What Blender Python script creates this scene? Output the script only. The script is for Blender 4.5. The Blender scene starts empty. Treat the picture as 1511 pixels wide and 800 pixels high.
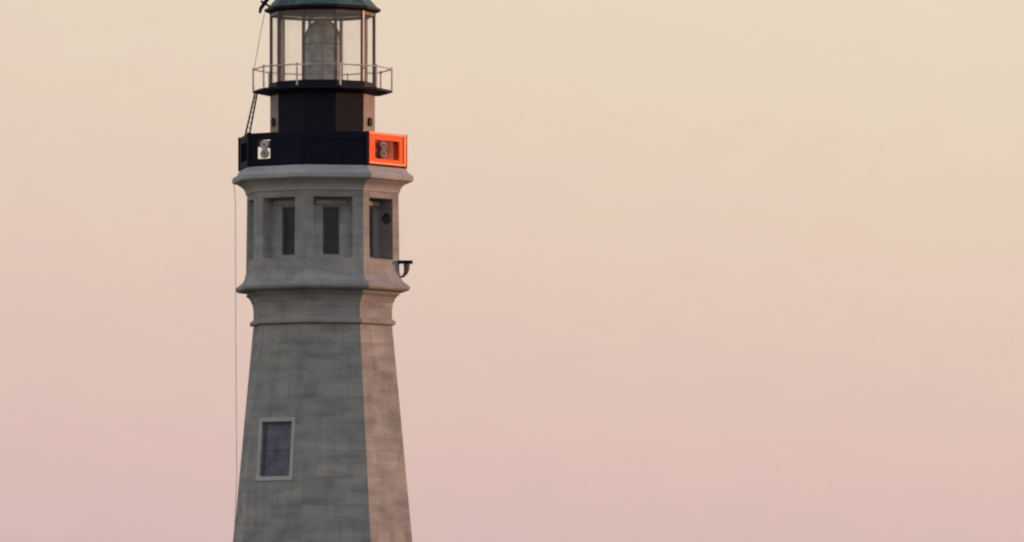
import bpy, bmesh, math, random
from mathutils import Vector, Matrix
random.seed(4)
S=55.0; CX=476.0; GY=1100.0; D=200.0; CAMZ=2.0
def X(p): return (p-CX)/S
def Z(y,dy=0.0): return CAMZ+((GY-y)/S-CAMZ)*(D+dy)/D
def R8(h): return h/S/0.973
def d2(a): return math.radians(a)
scene=bpy.context.scene
col=scene.collection

# ------------------------------------------------------------ materials
def newmat(name):
    m=bpy.data.materials.new(name); m.use_nodes=True
    nt=m.node_tree; b=nt.nodes['Principled BSDF']; return m,nt,b
def N(nt,t,**kw):
    n=nt.nodes.new(t)
    for k,v in kw.items(): setattr(n,k,v)
    return n
def ramp(nt,stops,interp='LINEAR'):
    r=N(nt,'ShaderNodeValToRGB'); cr=r.color_ramp; cr.interpolation=interp
    while len(cr.elements)<len(stops): cr.elements.new(0.5)
    for e,(p,c) in zip(cr.elements,stops):
        e.position=p; e.color=(c[0],c[1],c[2],1)
    return r
def mixc(nt,mode,fac,a,b):
    m=N(nt,'ShaderNodeMix',data_type='RGBA',blend_type=mode)
    if isinstance(fac,float): m.inputs[0].default_value=fac
    else: nt.links.new(fac,m.inputs[0])
    for i,v in ((6,a),(7,b)):
        if isinstance(v,tuple): m.inputs[i].default_value=(*v,1)
        else: nt.links.new(v,m.inputs[i])
    return m.outputs[2]

def stone(name,base,blocks=True,bw=0.85,bh=0.36,dirt=1.0):
    m,nt,b=newmat(name); L=nt.links.new
    uv=N(nt,'ShaderNodeUVMap'); uv.uv_map='UVMap'
    tc=N(nt,'ShaderNodeTexCoord')
    c1=tuple(x*1.08 for x in base); c2=tuple(x*0.88 for x in base)
    nz=N(nt,'ShaderNodeTexNoise'); nz.inputs['Scale'].default_value=1.6
    L(tc.outputs['Object'],nz.inputs['Vector'])
    vs=N(nt,'ShaderNodeVectorMath',operation='SCALE'); vs.inputs[3].default_value=0.07
    L(nz.outputs['Color'],vs.inputs[0])
    va=N(nt,'ShaderNodeVectorMath',operation='ADD'); L(uv.outputs[0],va.inputs[0]); L(vs.outputs[0],va.inputs[1])
    if blocks:
        br=N(nt,'ShaderNodeTexBrick'); br.offset=0.5; br.squash=0.72; br.squash_frequency=3
        br.inputs['Scale'].default_value=1; br.inputs['Brick Width'].default_value=bw
        br.inputs['Row Height'].default_value=bh; br.inputs['Mortar Size'].default_value=0.016
        br.inputs['Mortar Smooth'].default_value=1.0; br.inputs['Bias'].default_value=0.0
        br.inputs['Color1'].default_value=(*c1,1); br.inputs['Color2'].default_value=(*c2,1)
        br.inputs['Mortar'].default_value=(*(x*0.80 for x in base),1)
        L(va.outputs[0],br.inputs['Vector']); c=br.outputs['Color']
    else:
        c=base
    n1=N(nt,'ShaderNodeTexNoise'); n1.inputs['Scale'].default_value=0.9; n1.inputs['Detail'].default_value=6; n1.inputs['Roughness'].default_value=0.62
    L(tc.outputs['Object'],n1.inputs['Vector'])
    r1=ramp(nt,[(0.3,(0.77,0.76,0.78)),(0.5,(1.0,1.0,1.0)),(0.68,(1.20,1.17,1.12))]); L(n1.outputs['Fac'],r1.inputs[0])
    c=mixc(nt,'MULTIPLY',0.8*dirt,c,r1.outputs[0])
    mp=N(nt,'ShaderNodeMapping'); mp.inputs['Scale'].default_value=(1.1,1.1,4.6); L(tc.outputs['Object'],mp.inputs[0])
    n2=N(nt,'ShaderNodeTexNoise'); n2.inputs['Scale'].default_value=1.0; n2.inputs['Detail'].default_value=5
    L(mp.outputs[0],n2.inputs['Vector'])
    r2=ramp(nt,[(0.33,(0.76,0.755,0.77)),(0.52,(1.0,1.0,1.0)),(0.7,(1.18,1.15,1.09))]); L(n2.outputs['Fac'],r2.inputs[0])
    c=mixc(nt,'MULTIPLY',0.85*dirt,c,r2.outputs[0])
    mp2=N(nt,'ShaderNodeMapping'); mp2.inputs['Scale'].default_value=(5,5,0.35); L(tc.outputs['Object'],mp2.inputs[0])
    n3=N(nt,'ShaderNodeTexNoise'); n3.inputs['Scale'].default_value=1.0; n3.inputs['Detail'].default_value=4
    L(mp2.outputs[0],n3.inputs['Vector'])
    r3=ramp(nt,[(0.36,(0.70,0.71,0.73)),(0.5,(1.0,1.0,1.0))]); L(n3.outputs['Fac'],r3.inputs[0])
    c=mixc(nt,'MULTIPLY',0.35*dirt,c,r3.outputs[0])
    L(c,b.inputs['Base Color']); b.inputs['Roughness'].default_value=0.9
    b.inputs['Specular IOR Level'].default_value=0.25
    n4=N(nt,'ShaderNodeTexNoise'); n4.inputs['Scale'].default_value=9; n4.inputs['Detail'].default_value=5
    L(tc.outputs['Object'],n4.inputs['Vector'])
    bp=N(nt,'ShaderNodeBump'); bp.inputs['Strength'].default_value=0.25; bp.inputs['Distance'].default_value=0.03
    L(n4.outputs['Fac'],bp.inputs['Height']); L(bp.outputs[0],b.inputs['Normal'])
    return m
def metal_paint(name,colr,rough=0.4,spec=0.5,tint=(1,1,1),var=0.25,metal=0.0):
    m,nt,b=newmat(name); L=nt.links.new
    tc=N(nt,'ShaderNodeTexCoord'); n=N(nt,'ShaderNodeTexNoise'); n.inputs['Scale'].default_value=3; n.inputs['Detail'].default_value=6
    L(tc.outputs['Object'],n.inputs['Vector'])
    r=ramp(nt,[(0.35,tuple(x*(1-var) for x in colr)),(0.65,tuple(x*(1+var) for x in colr))]); L(n.outputs['Fac'],r.inputs[0])
    L(r.outputs[0],b.inputs['Base Color'])
    rr=N(nt,'ShaderNodeMapRange'); rr.inputs['To Min'].default_value=rough*0.9; rr.inputs['To Max'].default_value=rough*1.15
    L(n.outputs['Fac'],rr.inputs[0]); L(rr.outputs[0],b.inputs['Roughness'])
    b.inputs['Specular IOR Level'].default_value=spec; b.inputs['Specular Tint'].default_value=(*tint,1); b.inputs['Metallic'].default_value=metal
    return m
M_shaft=stone('limestone_ashlar',(0.350,0.338,0.325))
M_wall=stone('limestone_storey',(0.370,0.354,0.345),bw=0.7,bh=0.34,dirt=0.85)
M_recess=stone('lightened_recess_stone',(0.46,0.445,0.44),bw=0.7,bh=0.34,dirt=0.8)  # storey stone lightened to offset the shade inside the recesses
M_recdark=stone('shaded_recess_stone',(0.30,0.285,0.285),bw=0.7,bh=0.34,dirt=0.8)  # darker copy: shade on the right-hand recess jamb put into the colour
M_trim=stone('dressed_stone',(0.44,0.42,0.415),blocks=False,dirt=0.7)
M_surr=stone('pale_surround_stone',(0.52,0.50,0.48),blocks=False,dirt=0.5)
M_iron=metal_paint('black_iron_paint',(0.009,0.009,0.020),0.6,0.2)
M_drum=metal_paint('drum_black_paint',(0.009,0.009,0.020),0.55,0.16)
M_plate=metal_paint('sky_sheen_tan',(0.25,0.20,0.18),0.5,0.4)  # sky sheen and sunlight on the drum's edge facets, put into colour
M_rail=metal_paint('gallery_black_paint',(0.009,0.009,0.020),0.65,0.12)
M_glint=metal_paint('sunset_glint_orange',(0.98,0.105,0.008),0.45,0.12,tint=(1.0,0.5,0.3),var=0.06)  # low sun glinting off black iron, painted as orange base colour
M_rim=metal_paint('glint_edge_orange',(1.0,0.19,0.06),0.4,0.3,tint=(1.0,0.5,0.3),var=0.05)  # lighter orange paints the glow along the glint's edges
M_back=metal_paint('lit_brown_backing',(0.33,0.06,0.035),0.6,0.2,var=0.55)  # orange-brown of the lit inside behind the opening, put into colour
M_num=metal_paint('pale_figure_paint',(0.60,0.55,0.55),0.6,0.3)
M_num2=metal_paint('dull_figure_paint',(0.40,0.27,0.27),0.6,0.3)
M_red=metal_paint('dull_red_disc',(0.22,0.07,0.06),0.6,0.3)
M_post=metal_paint('lantern_frame_paint',(0.16,0.11,0.105),0.4,0.5)
M_pale=metal_paint('pale_railing_paint',(0.60,0.53,0.52),0.5,0.5)
M_copper=metal_paint('green_copper',(0.055,0.115,0.098),0.6,0.3,var=0.45)
M_frame=metal_paint('window_sash_paint',(0.12,0.125,0.15),0.5,0.4)
M_pane=metal_paint('dusty_window_glass',(0.125,0.135,0.165),0.3,0.3,var=0.35)
M_paneup=metal_paint('dark_window_glass',(0.045,0.045,0.058),0.25,0.3,var=0.4)  # darker glass tone for the upper panes
M_vent=metal_paint('dull_vent_paint',(0.055,0.055,0.06),0.8,0.1,var=0.5)
M_brass=metal_paint('lens_frame_metal',(0.095,0.10,0.095),0.7,0.15)
M_cable=metal_paint('cable_metal',(0.75,0.60,0.58),0.6,0.3)
def glass(name,tint,gl,rough):
    m,nt,b=newmat(name); L=nt.links.new; nt.nodes.remove(b)
    o=[n for n in nt.nodes if n.type=='OUTPUT_MATERIAL'][0]
    tr=N(nt,'ShaderNodeBsdfTransparent'); tr.inputs[0].default_value=(*tint,1)
    g=N(nt,'ShaderNodeBsdfGlossy'); g.inputs['Roughness'].default_value=rough; g.inputs[0].default_value=(0.95,0.95,0.95,1)
    df=N(nt,'ShaderNodeBsdfTranslucent'); df.inputs[0].default_value=(0.92,0.94,0.94,1)
    mx=N(nt,'ShaderNodeMixShader'); mx.inputs[0].default_value=gl; L(tr.outputs[0],mx.inputs[1]); L(g.outputs[0],mx.inputs[2])
    tc=N(nt,'ShaderNodeTexCoord'); n=N(nt,'ShaderNodeTexNoise'); n.inputs['Scale'].default_value=2.2; L(tc.outputs['Object'],n.inputs[0])
    mr=N(nt,'ShaderNodeMapRange'); mr.inputs['To Min'].default_value=0.0; mr.inputs['To Max'].default_value=0.2; L(n.outputs['Fac'],mr.inputs[0])
    m2=N(nt,'ShaderNodeMixShader'); L(mr.outputs[0],m2.inputs[0]); L(mx.outputs[0],m2.inputs[1]); L(df.outputs[0],m2.inputs[2])
    L(m2.outputs[0],o.inputs[0]); return m
M_glass=glass('lantern_glass',(0.99,1.0,1.0),0.07,0.08)
m,nt,b=newmat('fresnel_lens_glass'); L=nt.links.new
tc=N(nt,'ShaderNodeTexCoord'); w=N(nt,'ShaderNodeTexNoise'); w.inputs['Scale'].default_value=3.0; w.inputs['Detail'].default_value=4
mpp=N(nt,'ShaderNodeMapping'); mpp.inputs['Scale'].default_value=(1,1,1.8); L(tc.outputs['Object'],mpp.inputs[0]); L(mpp.outputs[0],w.inputs[0])
r=ramp(nt,[(0.38,(0.16,0.175,0.165)),(0.64,(0.38,0.40,0.38))]); L(w.outputs['Fac'],r.inputs[0]); L(r.outputs[0],b.inputs['Base Color'])
b.inputs['Roughness'].default_value=0.35; b.inputs['Alpha'].default_value=0.9; b.inputs['Specular IOR Level'].default_value=0.3
M_lens=m

# ------------------------------------------------------------ mesh builder
class MB:
    def __init__(s): s.v=[]; s.f=[]; s.uv=[]
    def quad(s,pts,uvs=None):
        i=len(s.v); s.v+= [tuple(p) for p in pts]; s.f.append(tuple(range(i,i+len(pts))))
        if uvs is None:
            uvs=[(p[0]+p[1],p[2]) for p in pts]
        s.uv.append(uvs)
    def obj(s,name,mat,parent=None,loc=None,recalc=True,label=None):
        me=bpy.data.meshes.new(name); 
        O=Vector(loc) if loc is not None else Vector((0,0,0))
        me.from_pydata([tuple(Vector(v)-O) for v in s.v],[],s.f)
        ul=me.uv_layers.new(name='UVMap'); k=0
        for us in s.uv:
            for u in us: ul.data[k].uv=u; k+=1
        bm=bmesh.new(); bm.from_mesh(me); bmesh.ops.remove_doubles(bm,verts=bm.verts,dist=1e-4)
        if recalc: bmesh.ops.recalc_face_normals(bm,faces=bm.faces)
        bm.to_mesh(me); bm.free()
        me.materials.append(mat)
        o=bpy.data.objects.new(name,me); col.objects.link(o); o.location=O
        if parent:
            o.parent=parent
            pw=Vector((0,0,0)); p=parent
            while p: pw+=p.location; p=p.parent
            o.location=O-pw
        if label: o['label']=label
        return o
    def box(s,O,t,u,n,a0,a1,b0,b1,c0,c1):
        P=lambda a,b,c: Vector(O)+t*a+u*b+n*c
        p=[P(a,b_,c) for c in (c0,c1) for b_ in (b0,b1) for a in (a0,a1)]
        for q in ((0,1,3,2),(4,5,7,6),(0,1,5,4),(2,3,7,6),(0,2,6,4),(1,3,7,5)):
            s.quad([p[i] for i in q])
    def loft(s,n,a0,prof,cap0=False,cap1=False):
        st=360/n
        v=0
        vs=[0]
        for i in range(1,len(prof)):
            v+=math.hypot(prof[i][0]-prof[i-1][0],prof[i][1]-prof[i-1][1]); vs.append(v)
        for k in range(n):
            A=d2(a0+st*k); B=d2(a0+st*(k+1))
            for i in range(len(prof)-1):
                (r0,z0),(r1,z1)=prof[i],prof[i+1]
                h=math.sin(math.pi/n)
                s.quad([(r0*math.sin(A),-r0*math.cos(A),z0),(r0*math.sin(B),-r0*math.cos(B),z0),
                        (r1*math.sin(B),-r1*math.cos(B),z1),(r1*math.sin(A),-r1*math.cos(A),z1)],
                       [(-r0*h+k*7.3,vs[i]),(r0*h+k*7.3,vs[i]),(r1*h+k*7.3,vs[i+1]),(-r1*h+k*7.3,vs[i+1])])
        for flag,(r,z) in ((cap0,prof[0]),(cap1,prof[-1])):
            if flag and r>1e-3:
                s.quad([(r*math.sin(d2(a0+st*k)),-r*math.cos(d2(a0+st*k)),z) for k in range(n)])
    def tube(s,pts,r,sides=8):
        pts=[Vector(p) for p in pts]; rings=[]
        for i,p in enumerate(pts):
            t=(pts[min(i+1,len(pts)-1)]-pts[max(i-1,0)]).normalized()
            ax=t.cross(Vector((0.13,0.99,0.05))); 
            if ax.length<1e-3: ax=t.cross(Vector((1,0,0)))
            ax.normalize(); ay=t.cross(ax)
            rr=r[i] if isinstance(r,(list,tuple)) else r
            rings.append([p+(ax*math.cos(2*math.pi*j/sides)+ay*math.sin(2*math.pi*j/sides))*rr for j in range(sides)])
        for i in range(len(rings)-1):
            for j in range(sides):
                k=(j+1)%sides
                s.quad([rings[i][j],rings[i][k],rings[i+1][k],rings[i+1][j]])
        s.quad(rings[0]); s.quad(rings[-1])
def fr(phi):
    a=d2(phi); return Vector((math.sin(a),-math.cos(a),0)), Vector((math.cos(a),math.sin(a),0))
UP=Vector((0,0,1))
A8=-12.5; FC=[A8+22.5+45*k for k in range(8)]
c8=math.cos(math.pi/8); s8=math.sin(math.pi/8)

# ------------------------------------------------------------ lighthouse
lh=bpy.data.objects.new('lighthouse',None); col.objects.link(lh)
lh['label']='octagonal limestone lighthouse tower with black iron gallery and glazed lantern'
lh['category']='lighthouse'

def hole_face(mb,O,t,u,n,wb,wt,h,hole,k,v0=0):
    P=lambda a,b,c=0: O+t*a+u*b+n*c
    a0,a1,b0,b1=hole
    def q(cs): mb.quad([P(*c) for c in cs],[(c[0]+k*7.3,c[1]+v0) for c in cs])
    q([(-wb,0),(wb,0),(a1,b0),(a0,b0)])
    q([(wb,0),(wt,h),(a1,b1),(a1,b0)])
    q([(wt,h),(-wt,h),(a0,b1),(a1,b1)])
    q([(-wt,h),(-wb,0),(a0,b0),(a0,b1)])
def reveal(mb,O,t,u,n,hole,d,k,dstart=0):
    P=lambda a,b,c: O+t*a+u*b+n*c
    a0,a1,b0,b1=hole
    for (p,q_) in (((a0,b0),(a1,b0)),((a1,b0),(a1,b1)),((a1,b1),(a0,b1)),((a0,b1),(a0,b0))):
        off=k*7.3+p[0]
        if p[0]==q_[0]:
            uv=[(off,p[1]),(off,q_[1]),(off+d,q_[1]),(off+d,p[1])]
        else: uv=[(p[0]+k*7.3,p[1]),(q_[0]+k*7.3,q_[1]),(q_[0]+k*7.3,q_[1]+d),(p[0]+k*7.3,p[1]+d)]
        mb.quad([P(*p,-dstart),P(*q_,-dstart),P(*q_,-dstart-d),P(*p,-dstart-d)],uv)

def sh(y): return 103+(y-485)*0.0935
mb=MB()
segs=[(1100,sh(1100)),(730,sh(730)),(600,sh(600)),(482,sh(482))]
vcum=0
winframe=None
for i in range(3):
    (y0,h0),(y1,h1)=segs[i],segs[i+1]
    r0,r1=R8(h0),R8(h1); z0,z1=Z(y0),Z(y1)
    for k in range(8):
        n_,t_=fr(FC[k])
        O=n_*(r0*c8)+UP*z0
        upv=(n_*(r1*c8-r0*c8)+UP*(z1-z0)); h=upv.length; upv.normalize(); nn=t_.cross(upv).normalized()
        if nn.dot(n_)<0: nn=-nn
        if i==1 and k==7:
            dep=-r0*c8*math.cos(d2(FC[k]))
            b0=(Z(703,dep)-z0)/upv.z; b1=(Z(622,dep)-z0)/upv.z
            hole=(-0.505,0.475,b0,b1)
            hole_face(mb,O,t_,upv,nn,r0*s8,r1*s8,h,hole,k,vcum)
            reveal(mb,O,t_,upv,nn,hole,0.12,k)
            winframe=(O,t_,upv,nn,hole)
        else:
            mb.quad([O-t_*r0*s8,O+t_*r0*s8,O+t_*r1*s8+upv*h,O-t_*r1*s8+upv*h],
                    [(-r0*s8+k*7.3,vcum),(r0*s8+k*7.3,vcum),(r1*s8+k*7.3,vcum+h),(-r1*s8+k*7.3,vcum+h)])
    vcum+=h
shaft=mb.obj('shaft',M_shaft,lh,recalc=False)
O,t_,u_,n_,(a0,a1,b0,b1)=winframe
mb=MB(); fw=0.055
for bx in ((a0,a0+fw,b0,b1),(a1-fw,a1,b0,b1),(a0+fw,a1-fw,b0,b0+fw),(a0+fw,a1-fw,b1-fw,b1)):
    mb.box(O,t_,u_,n_,*bx,-0.12,-0.075)
bb=(b0+b1)/2; w2=0.016
mb.box(O,t_,u_,n_,a0+fw,a1-fw,bb-w2,bb+w2,-0.115,-0.09)
wl=O+u_*b0
win=mb.obj('window',M_frame,lh,loc=wl,label='tall sash window with pale stone surround in the shaft')
mb=MB(); mb.box(O,t_,u_,n_,a0+0.001,a1-0.001,b0+0.001,b1-0.001,-0.16,-0.11); mb.obj('window_pane',M_pane,win,loc=wl)
mb=MB(); e=0.11
mb.box(O,t_,u_,n_,a0-e,a0-0.002,b0,b1,-0.05,0.015); mb.box(O,t_,u_,n_,a1+0.002,a1+e,b0,b1,-0.05,0.015)
mb.box(O,t_,u_,n_,a0-e,a1+e,b1+0.002,b1+e,-0.05,0.018); mb.obj('window_surround',M_surr,win,loc=wl)
mb=MB(); mb.box(O,t_,u_,n_,a0-e-0.01,a1+e+0.01,b0-0.11,b0-0.002,-0.05,0.03); mb.obj('window_sill',M_surr,win,loc=wl)

def prof(l): return [(R8(h),Z(y)) for h,y in l]
mb=MB(); mb.loft(8,A8,prof([(99,484.5),(99,481.5),(106.5,481),(108,479.5),(108,476),(105,473.5),(102.8,472)]),True,True)
mb.obj('string_course',M_wall,lh)
mb=MB(); mb.loft(8,A8,prof([(102.5,473),(102.5,458),(104,448)]))
mb.obj('neck',M_wall,lh)
mb=MB(); mb.loft(8,A8,prof([(102,449),(105,448),(106.5,444),(109,440),(114,436.5),(112,434.5),(112,433),(122,432),(127,430.5),(129,428),(129,424.5),(125,421.5),(119,417),(115.5,411),(114,404)]),True,True)
mb.obj('lower_cornice',M_wall,lh)
mb=MB(); yb,yt=405,286; r0=R8(113.5); r1=R8(112)
z0,z1=Z(yb),Z(yt)
DEP=0.42
wins=[]; rec=MB()
for k in range(8):
    n_,t_=fr(FC[k]); O=n_*(r0*c8)+UP*z0
    upv=n_*((r1-r0)*c8)+UP*(z1-z0); h=upv.length; upv.normalize(); nn=t_.cross(upv).normalized()
    if nn.dot(n_)<0: nn=-nn
    fd=-r0*c8*0.95
    hb0=(Z(380,fd)-z0); hb1=(Z(290,fd)-z0)
    hole=(-0.54,0.52,hb0,hb1)
    hole_face(mb,O,t_,upv,nn,r0*s8,r1*s8,h,hole,k)
    reveal(rec,O,t_,upv,nn,hole,DEP,k)
    O2=O-nn*DEP
    hh=(-0.225,0.225,hb0+0.10,hb1-0.235)
    P=lambda a,b: O2+t_*a+upv*b
    def q(cs): rec.quad([P(*c) for c in cs],[(c[0]+k*7.3,c[1]) for c in cs])
    q([(-0.54,hb0),(0.52,hb0),(hh[1],hh[2]),(hh[0],hh[2])]); q([(0.52,hb0),(0.52,hb1),(hh[1],hh[3]),(hh[1],hh[2])])
    q([(0.52,hb1),(-0.54,hb1),(hh[0],hh[3]),(hh[1],hh[3])]); q([(-0.54,hb1),(-0.54,hb0),(hh[0],hh[2]),(hh[0],hh[3])])
    reveal(rec,O,t_,upv,nn,hh,0.12,k,DEP)
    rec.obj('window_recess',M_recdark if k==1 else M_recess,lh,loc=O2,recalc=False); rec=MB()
    wins.append((O,t_,upv,nn,hh,hole))
mb.obj('storey_wall',M_wall,lh,recalc=False)
for (O,t_,u_,n_,(a0,a1,b0,b1),hole) in wins:
    mb=MB(); fw=0.045
    for bx in ((a0,a0+fw,b0,b1),(a1-fw,a1,b0,b1),(a0+fw,a1-fw,b0,b0+fw),(a0+fw,a1-fw,b1-fw,b1)):
        mb.box(O,t_,u_,n_,*bx,-DEP-0.11,-DEP-0.06)
    wl=O+u_*b0-n_*DEP
    w=mb.obj('window',M_frame,lh,loc=wl)
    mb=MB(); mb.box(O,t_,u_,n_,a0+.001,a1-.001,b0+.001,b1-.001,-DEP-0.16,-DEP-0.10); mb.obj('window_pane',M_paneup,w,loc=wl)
    mb=MB(); mb.box(O,t_,u_,n_,-0.42,0.42,b1+0.06,b1+0.17,-DEP+0.002,-DEP+0.08); mb.obj('window_hood',M_recess,w,loc=wl)
O,t_,u_,n_,hh,hole=wins[1]
mb=MB(); pc=O+t_*(hole[1]-0.001)+u_*(hole[3]-0.50)-n_*0.19
mb.tube([pc,pc-t_*0.02,pc-t_*0.04],[.15,.14,.11],14); mb.obj('round_vent',M_vent,lh,loc=pc)
mb=MB(); mb.loft(8,A8,prof([(111,287),(114,287),(114.5,283),(116.5,279),(120,275.5),(125,272.5),(125,271.5),(132,270.5),(134,268.5),(134,263),(132,260.5),(127,257.5),(125,254),(123,251)]),True,True)
mb.obj('upper_cornice',M_trim,lh)

# ------------------------------------------------------------ gallery parapet
rp=R8(123.5); zb,zt=Z(251)+0.002,Z(202)
par=MB(); par.loft(8,A8,[(rp-0.12,zb+0.001),(rp-0.01,zb+0.001),(rp-0.01,zb+0.05),(rp-0.12,zb+0.05),(rp-0.12,zb+0.001)])
par_o=par.obj('gallery_parapet',M_rail,lh)
for k in range(8):
    a=d2(A8+45*k); p=Vector((rp*math.sin(a),-rp*math.cos(a),0)); n_,t_=fr(A8+45*k)
    mp_=MB(); mp_.box(p,t_,UP,n_,-0.05,0.05,zb,zt+0.015,-0.07,0.02); mp_.obj('parapet_post',M_glint if k==2 else M_rail,par_o,loc=p+UP*zb)  # corner post shares the painted glint colour
for k in range(8):
    n_,t_=fr(FC[k]); O=n_*(rp*c8); w=rp*s8-0.052
    h0=zb+0.20; h1=zt-0.19
    A0,A1=-0.54,0.56
    if k==7: A0,A1=-0.60,-0.16
    T=-0.10 if k==1 else -0.05
    mb=MB()
    mb.box(O,t_,UP,n_,-w,w,zb+.052,h0,T,0.0); mb.box(O,t_,UP,n_,-w,w,h1,zt,T,0.0)
    if k in (0,2,3):
        mb.box(O,t_,UP,n_,-w,w,h0,h1,-0.05,-0.03)
        mb.obj('parapet_panel',M_rail,par_o,loc=O+UP*zb); continue
    mb.box(O,t_,UP,n_,-w,A0,h0,h1,T,0.0); mb.box(O,t_,UP,n_,A1,w,h0,h1,T,0.0)
    o=mb.obj('parapet_panel',M_glint if k==1 else M_rail,par_o,loc=O+UP*zb)
    if k==1:
        o['label']='panel painted orange for the sunset glint, with a small rectangular opening'
        mb=MB(); mb.box(O,t_,UP,n_,A0-.02,A1+.02,h0-.02,h1+.02,T-0.03,T-0.002); mb.obj('added_backing_plate',M_back,par_o,loc=O+UP*zb)  # plate added to carry the painted glow inside the opening
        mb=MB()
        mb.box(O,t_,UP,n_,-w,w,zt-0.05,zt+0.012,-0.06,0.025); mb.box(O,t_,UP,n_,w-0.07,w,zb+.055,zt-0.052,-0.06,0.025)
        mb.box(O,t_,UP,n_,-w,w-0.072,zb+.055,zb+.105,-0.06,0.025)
        mb.obj('glint_rim',M_rim,par_o,loc=O+UP*zb)  # strips added as the bright border of the painted glint
    if k in (1,7):
        mb=MB(); hh=(h1-h0); rr=hh*0.21; cx=-0.37 if k==7 else -0.14
        pts=[]
        for j in range(33):
            th=j/32*2*math.pi
            pts.append(O+t_*(cx+math.sin(2*th)*rr*0.85)+UP*(h0+hh*0.5+math.cos(th)*hh*0.36)-n_*0.04)
        mb.tube(pts,0.052,8)
        mb.obj('parapet_figure',M_num2 if k==1 else M_num,par_o,loc=O+UP*zb,label='pale figure eight set in the parapet opening')
        pc=O+t_*cx+UP*(h0+hh*0.28)-n_*0.09
        if k==7:
            mb=MB(); mb.tube([pc,pc+n_*0.03],0.09,12); mb.obj('figure_disc',M_red,par_o,loc=pc)

# ------------------------------------------------------------ iron drum
A10=16.0
def r10(h): return h/S
mb=MB(); mb.loft(10,A10,[(r10(80),Z(251)+0.002),(r10(80),Z(238)),(r10(76.5),Z(236)),(r10(76.5),Z(141)),(r10(79),Z(140))],True,True)
drum=mb.obj('watch_drum',M_drum,lh)
for phi in (-74,70):
    n_,t_=fr(phi); ap=r10(76.5)*math.cos(math.pi/10); w=r10(76.5)*math.sin(math.pi/10)
    mb=MB(); mb.box(n_*ap,t_,UP,n_,-w+0.01,w-0.01,Z(235),Z(142),0.002,0.02); pl=mb.obj('sheen_plate',M_plate,drum,loc=n_*ap+UP*Z(235))  # thin plate added to carry the painted sheen
    O=n_*(ap+.021)+UP*Z(182)
    mb=MB(); mb.tube([O+n_*0.001,O+n_*0.05],0.12,16); mb.obj('vent',M_iron,drum,loc=O)

# ------------------------------------------------------------ lantern gallery
mb=MB(); mb.loft(10,A10,[(r10(80),Z(141.5)),(r10(84),Z(139)),(r10(102),Z(137.5)),(r10(103.5),Z(137)),(r10(103.5),Z(134)),(r10(82),Z(132.5))],True,True)
deck=mb.obj('lantern_gallery',M_iron,lh)
mb=MB()
rv=r10(102.5)
V=[Vector((rv*math.sin(d2(A10+36*k)),-rv*math.cos(d2(A10+36*k)),0)) for k in range(10)]
for k in range(10):
    p=V[k]; mb.tube([p+UP*Z(133),p+UP*(Z(101)+.02)],0.026,6)
    q=V[(k+1)%10]
    mb.tube([p+UP*Z(102.5),q+UP*Z(102.5)],0.019,6)
mb.obj('gallery_railing',M_pale,deck)

# ------------------------------------------------------------ lantern
zl0=Z(132.5); zl1=Z(20)
mb=MB(); mb.loft(10,A10,[(r10(80),zl0+.002),(r10(80),Z(124)),(r10(76),Z(123))],True,True)
mb2=MB()
lan=mb.obj('lantern',M_iron,lh)
for k in range(10):
    n_,t_=fr(A10+36*k); p=n_*r10(76.5)
    mb2.box(p,t_,UP,n_,-0.036,0.036,Z(123),zl1,-0.05,0.03)
for k in range(10):
    n_,t_=fr(A10+18+36*k); ap=r10(76.5)*math.cos(math.pi/10); w=r10(76.5)*math.sin(math.pi/10)-0.04
    mb2.box(n_*ap,t_,UP,n_,-w,w,zl1-0.09,zl1-0.002,-0.03,0.02)
mb2.obj('lantern_frame',M_post,lan)
mb=MB(); mb.loft(10,A10,[(r10(75.5),Z(123)),(r10(75.5),zl1)])
mb.obj('lantern_glazing',M_glass,lan)
mb=MB(); n=20
pf=[(0.0,Z(30)),(0.12,Z(31)),(0.24,Z(35.5)),(0.33,Z(41)),(0.40,Z(48)),(0.455,Z(57)),(0.47,Z(66)),(0.47,Z(100)),(0.465,Z(108)),(0.46,Z(123))]
mb.loft(n,0,pf); lens=mb.obj('lens',M_lens,lan,loc=(0,0,Z(123)))
mb=MB()
for y_,r_ in ((66,.478),(121,.465)):
    mb.tube([(r_*math.sin(j*math.pi/12),-r_*math.cos(j*math.pi/12),Z(y_)) for j in range(25)],0.018,6)
for k in range(4):
    a=d2(90*k+90); mb.tube([((r_+.004)*math.sin(a),-(r_+.004)*math.cos(a),z_) for r_,z_ in pf[1:]],0.05 if k%2==0 else 0.015,6)
mb.obj('lens_frame',M_brass,lens,loc=(0,0,Z(123)))
mb=MB(); mb.loft(12,0,[(0.14,Z(123)),(0.14,Z(90)),(0.1,Z(80)),(0.1,Z(62))],True,True); mb.obj('lens_pedestal',M_brass,lens,loc=(0,0,Z(123)))
mb=MB(); mb.loft(10,A10,[(r10(74),zl1+.002),(r10(83),Z(19)),(r10(86),Z(17)),(r10(86),Z(13.5)),(r10(82),Z(12.5))],True,True)
eav=mb.obj('lantern_eave',M_iron,lan)
mb=MB(); mb.loft(10,A10,[(r10(82),Z(12.5)+.002),(r10(76),Z(6)),(r10(66),Z(-5)),(r10(48),Z(-20)),(r10(26),Z(-34)),(r10(12),Z(-40)),(r10(10),Z(-50))],True,True)
roof=mb.obj('lantern_roof',M_copper,lh)
mb=MB(); mb.loft(16,0,[(0.1,Z(-50)+.002),(0.27,Z(-54)),(0.34,Z(-62)),(0.34,Z(-70)),(0.25,Z(-79)),(0.05,Z(-84)),(0.02,Z(-120))],True,True)
mb.obj('ventilator_ball',M_copper,roof)
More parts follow.
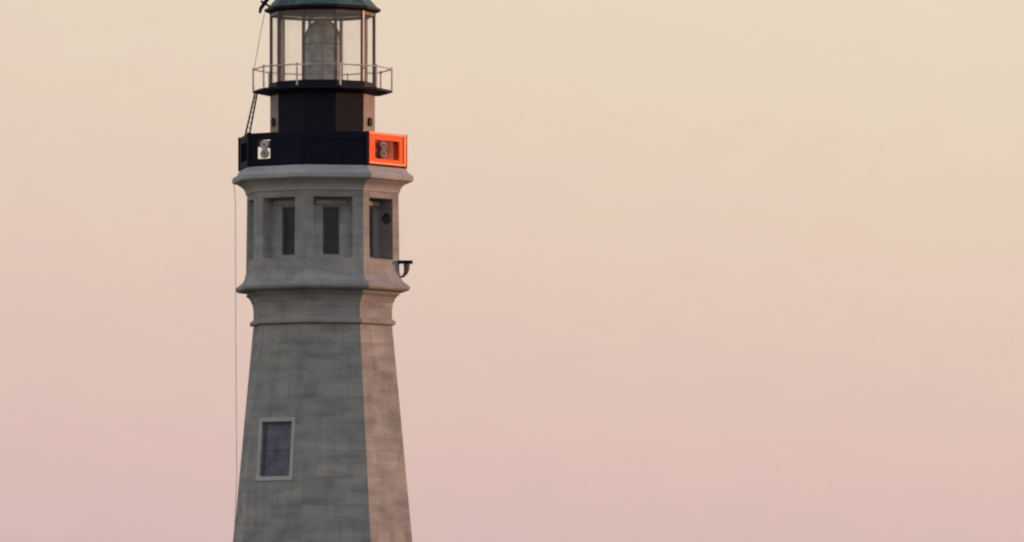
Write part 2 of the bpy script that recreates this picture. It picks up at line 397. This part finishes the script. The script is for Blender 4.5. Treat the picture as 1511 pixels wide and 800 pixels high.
mb=MB(); mb.tube([(X(402),-0.1,Z(-8)),(X(396),-0.1,Z(-2)),(X(390),-0.1,Z(6)),(X(385),-0.1,Z(13)),(X(383.5),-0.1,Z(20))],[.05,.05,.055,.05,.035],8)
mb.tube([(X(385),-0.1,Z(2)),(X(398),-0.1,Z(10))],0.03,6)
mb.obj('eave_hook',M_iron,lh)
mb=MB()
T=[(X(377),-0.12,Z(136)),(X(379),0.28,Z(136))]; Bm=[(X(361.5),-0.12,Z(203)),(X(366.5),0.28,Z(203))]
for a,b_ in zip(T,Bm): mb.tube([a,b_],0.024,6)
for i in range(1,9):
    f=i/9; mb.tube([Vector(T[0]).lerp(Vector(Bm[0]),f),Vector(T[1]).lerp(Vector(Bm[1]),f)],0.010,5)
mb.obj('ladder',M_iron,lh)
mb=MB(); mb.tube([(X(390),0.1,Z(20)),(X(384),0.1,Z(50)),(X(375),0.1,Z(101))],0.011,5)
mb.obj('stay_cable',M_cable,lh)
mb=MB(); mb.tube([(X(344.5),0.2,Z(262)),(X(347),0.2,Z(300)),(X(347.5),0.2,Z(500)),(X(349),0.2,Z(700)),(X(346),0.2,Z(775)),(X(333),0.2,Z(900)),(X(312),0.2,Z(1100))],0.009,5)
mb.obj('down_cable',M_cable,lh)
lx=X(600)
mb=MB()
mb.box(Vector((lx,-0.45,0)),Vector((1,0,0)),UP,Vector((0,1,0)),-0.22,0.17,Z(390.5),Z(386),-0.12,0.12)
br=mb.obj('floodlight',M_iron,lh)
mb=MB(); mb.tube([(X(600.5),-0.45,Z(391)),(X(600.5),-0.45,Z(398)),(X(599),-0.45,Z(404)),(X(595.5),-0.45,Z(409)),(X(590),-0.45,Z(411))],[.09,.08,.06,.035,.025],10)
mb.obj('lamp_bracket',M_post,br)

# ------------------------------------------------------------ ground
mb=MB(); mb.quad([(-6000,-6000,0),(6000,-6000,0),(6000,6000,0),(-6000,6000,0)])
m,nt,b=newmat('ground_grass'); tc=N(nt,'ShaderNodeTexCoord'); n=N(nt,'ShaderNodeTexNoise'); n.inputs['Scale'].default_value=0.15; n.inputs['Detail'].default_value=8
nt.links.new(tc.outputs['Object'],n.inputs[0]); r=ramp(nt,[(0.35,(0.05,0.06,0.03)),(0.65,(0.11,0.10,0.07))]); nt.links.new(n.outputs[0],r.inputs[0]); nt.links.new(r.outputs[0],b.inputs['Base Color']); b.inputs['Roughness'].default_value=0.95
g=mb.obj('ground',m); g['kind']='structure'

# ------------------------------------------------------------ light
SAZ,SEL=107.0,4.0
s=Vector((math.sin(d2(SAZ))*math.cos(d2(SEL)),-math.cos(d2(SAZ))*math.cos(d2(SEL)),math.sin(d2(SEL))))
ld=bpy.data.lights.new('sun','SUN'); ld.energy=2.5; ld.angle=d2(0.5); ld.color=(1.0,0.45,0.26)
lo=bpy.data.objects.new('sun',ld); col.objects.link(lo); lo.rotation_euler=s.to_track_quat('Z','Y').to_euler(); lo.location=(60,20,40)
w=bpy.data.worlds.new('World'); scene.world=w; w.use_nodes=True; nt=w.node_tree; L=nt.links.new
out=[n for n in nt.nodes if n.type=='OUTPUT_WORLD'][0]; bg=[n for n in nt.nodes if n.type=='BACKGROUND'][0]
sky=N(nt,'ShaderNodeTexSky',sky_type='NISHITA'); sky.sun_disc=False; sky.sun_elevation=d2(SEL); sky.sun_rotation=d2(180-SAZ)
L(sky.outputs[0],bg.inputs[0]); bg.inputs[1].default_value=0.02
tc=N(nt,'ShaderNodeTexCoord'); sp=N(nt,'ShaderNodeSeparateXYZ'); L(tc.outputs['Generated'],sp.inputs[0])
def M(op,a,b=None,c=None,clamp=False):
    n=N(nt,'ShaderNodeMath',operation=op); n.use_clamp=clamp
    for i,v in enumerate((a,b,c)):
        if v is None: continue
        if isinstance(v,(int,float)): n.inputs[i].default_value=v
        else: L(v,n.inputs[i])
    return n.outputs[0]
xc=M('MINIMUM',M('MAXIMUM',sp.outputs[0],-0.12),0.12)
zz=M('ADD',sp.outputs[2],M('MULTIPLY',xc,0.09))
mp=N(nt,'ShaderNodeMapping'); mp.inputs['Scale'].default_value=(22,22,60); L(tc.outputs['Generated'],mp.inputs[0])
nz=N(nt,'ShaderNodeTexNoise'); nz.inputs['Detail'].default_value=3; L(mp.outputs[0],nz.inputs['Vector'])
zz=M('ADD',zz,M('MULTIPLY',M('SUBTRACT',nz.outputs['Fac'],0.5),0.014))
mp3=N(nt,'ShaderNodeMapping'); mp3.inputs['Scale'].default_value=(260,260,420); mp3.inputs['Rotation'].default_value=(0,0.35,0); L(tc.outputs['Generated'],mp3.inputs[0])
nz3=N(nt,'ShaderNodeTexNoise'); nz3.inputs['Detail'].default_value=4; L(mp3.outputs[0],nz3.inputs['Vector'])
zz=M('ADD',zz,M('MULTIPLY',M('SUBTRACT',nz3.outputs['Fac'],0.5),0.014))
def lin(c): return tuple(((v/255+0.055)/1.055)**2.4 if v>10 else v/255/12.92 for v in c)
mr=M('MULTIPLY',M('ADD',zz,0.02),1/1.02)
st=[(-0.02,(200,173,180)),(0.012,(211,182,183)),(0.037,(219,190,183)),(0.064,(225,201,185)),(0.098,(230,213,192)),(0.2,(222,212,203)),(0.5,(203,204,206)),(1.0,(178,184,196))]
rp_=ramp(nt,[((p+0.02)/1.02,lin(c)) for p,c in st]); L(mr,rp_.inputs[0])
fb=N(nt,'ShaderNodeMapRange'); fb.interpolation_type='SMOOTHSTEP'; L(sp.outputs[1],fb.inputs[0])
fb.inputs['From Min'].default_value=0.75; fb.inputs['From Max'].default_value=-0.5; fb.inputs['To Min'].default_value=0; fb.inputs['To Max'].default_value=1
mm=mixc(nt,'MULTIPLY',fb.outputs[0],rp_.outputs[0],(0.84,0.90,0.98))
bg2=N(nt,'ShaderNodeBackground'); L(mm,bg2.inputs[0]); bg2.inputs[1].default_value=0.975
ad=N(nt,'ShaderNodeAddShader'); L(bg.outputs[0],ad.inputs[0]); L(bg2.outputs[0],ad.inputs[1]); L(ad.outputs[0],out.inputs[0])

# ------------------------------------------------------------ camera
cd=bpy.data.cameras.new('camera'); co=bpy.data.objects.new('camera',cd); col.objects.link(co)
co.location=((755.5-CX)/S,-D,CAMZ); co.rotation_euler=(math.radians(90),0,0)
W=1511/S
cd.sensor_width=36; cd.lens=36/W*D; cd.shift_y=(((GY-400)/S)-CAMZ)/W
cd.clip_end=20000; cd.clip_start=1
cd.dof.use_dof=True; cd.dof.focus_distance=150; cd.dof.aperture_fstop=1.9
scene.camera=co
scene.view_settings.view_transform='Standard'; scene.view_settings.look='None'; scene.view_settings.exposure=0
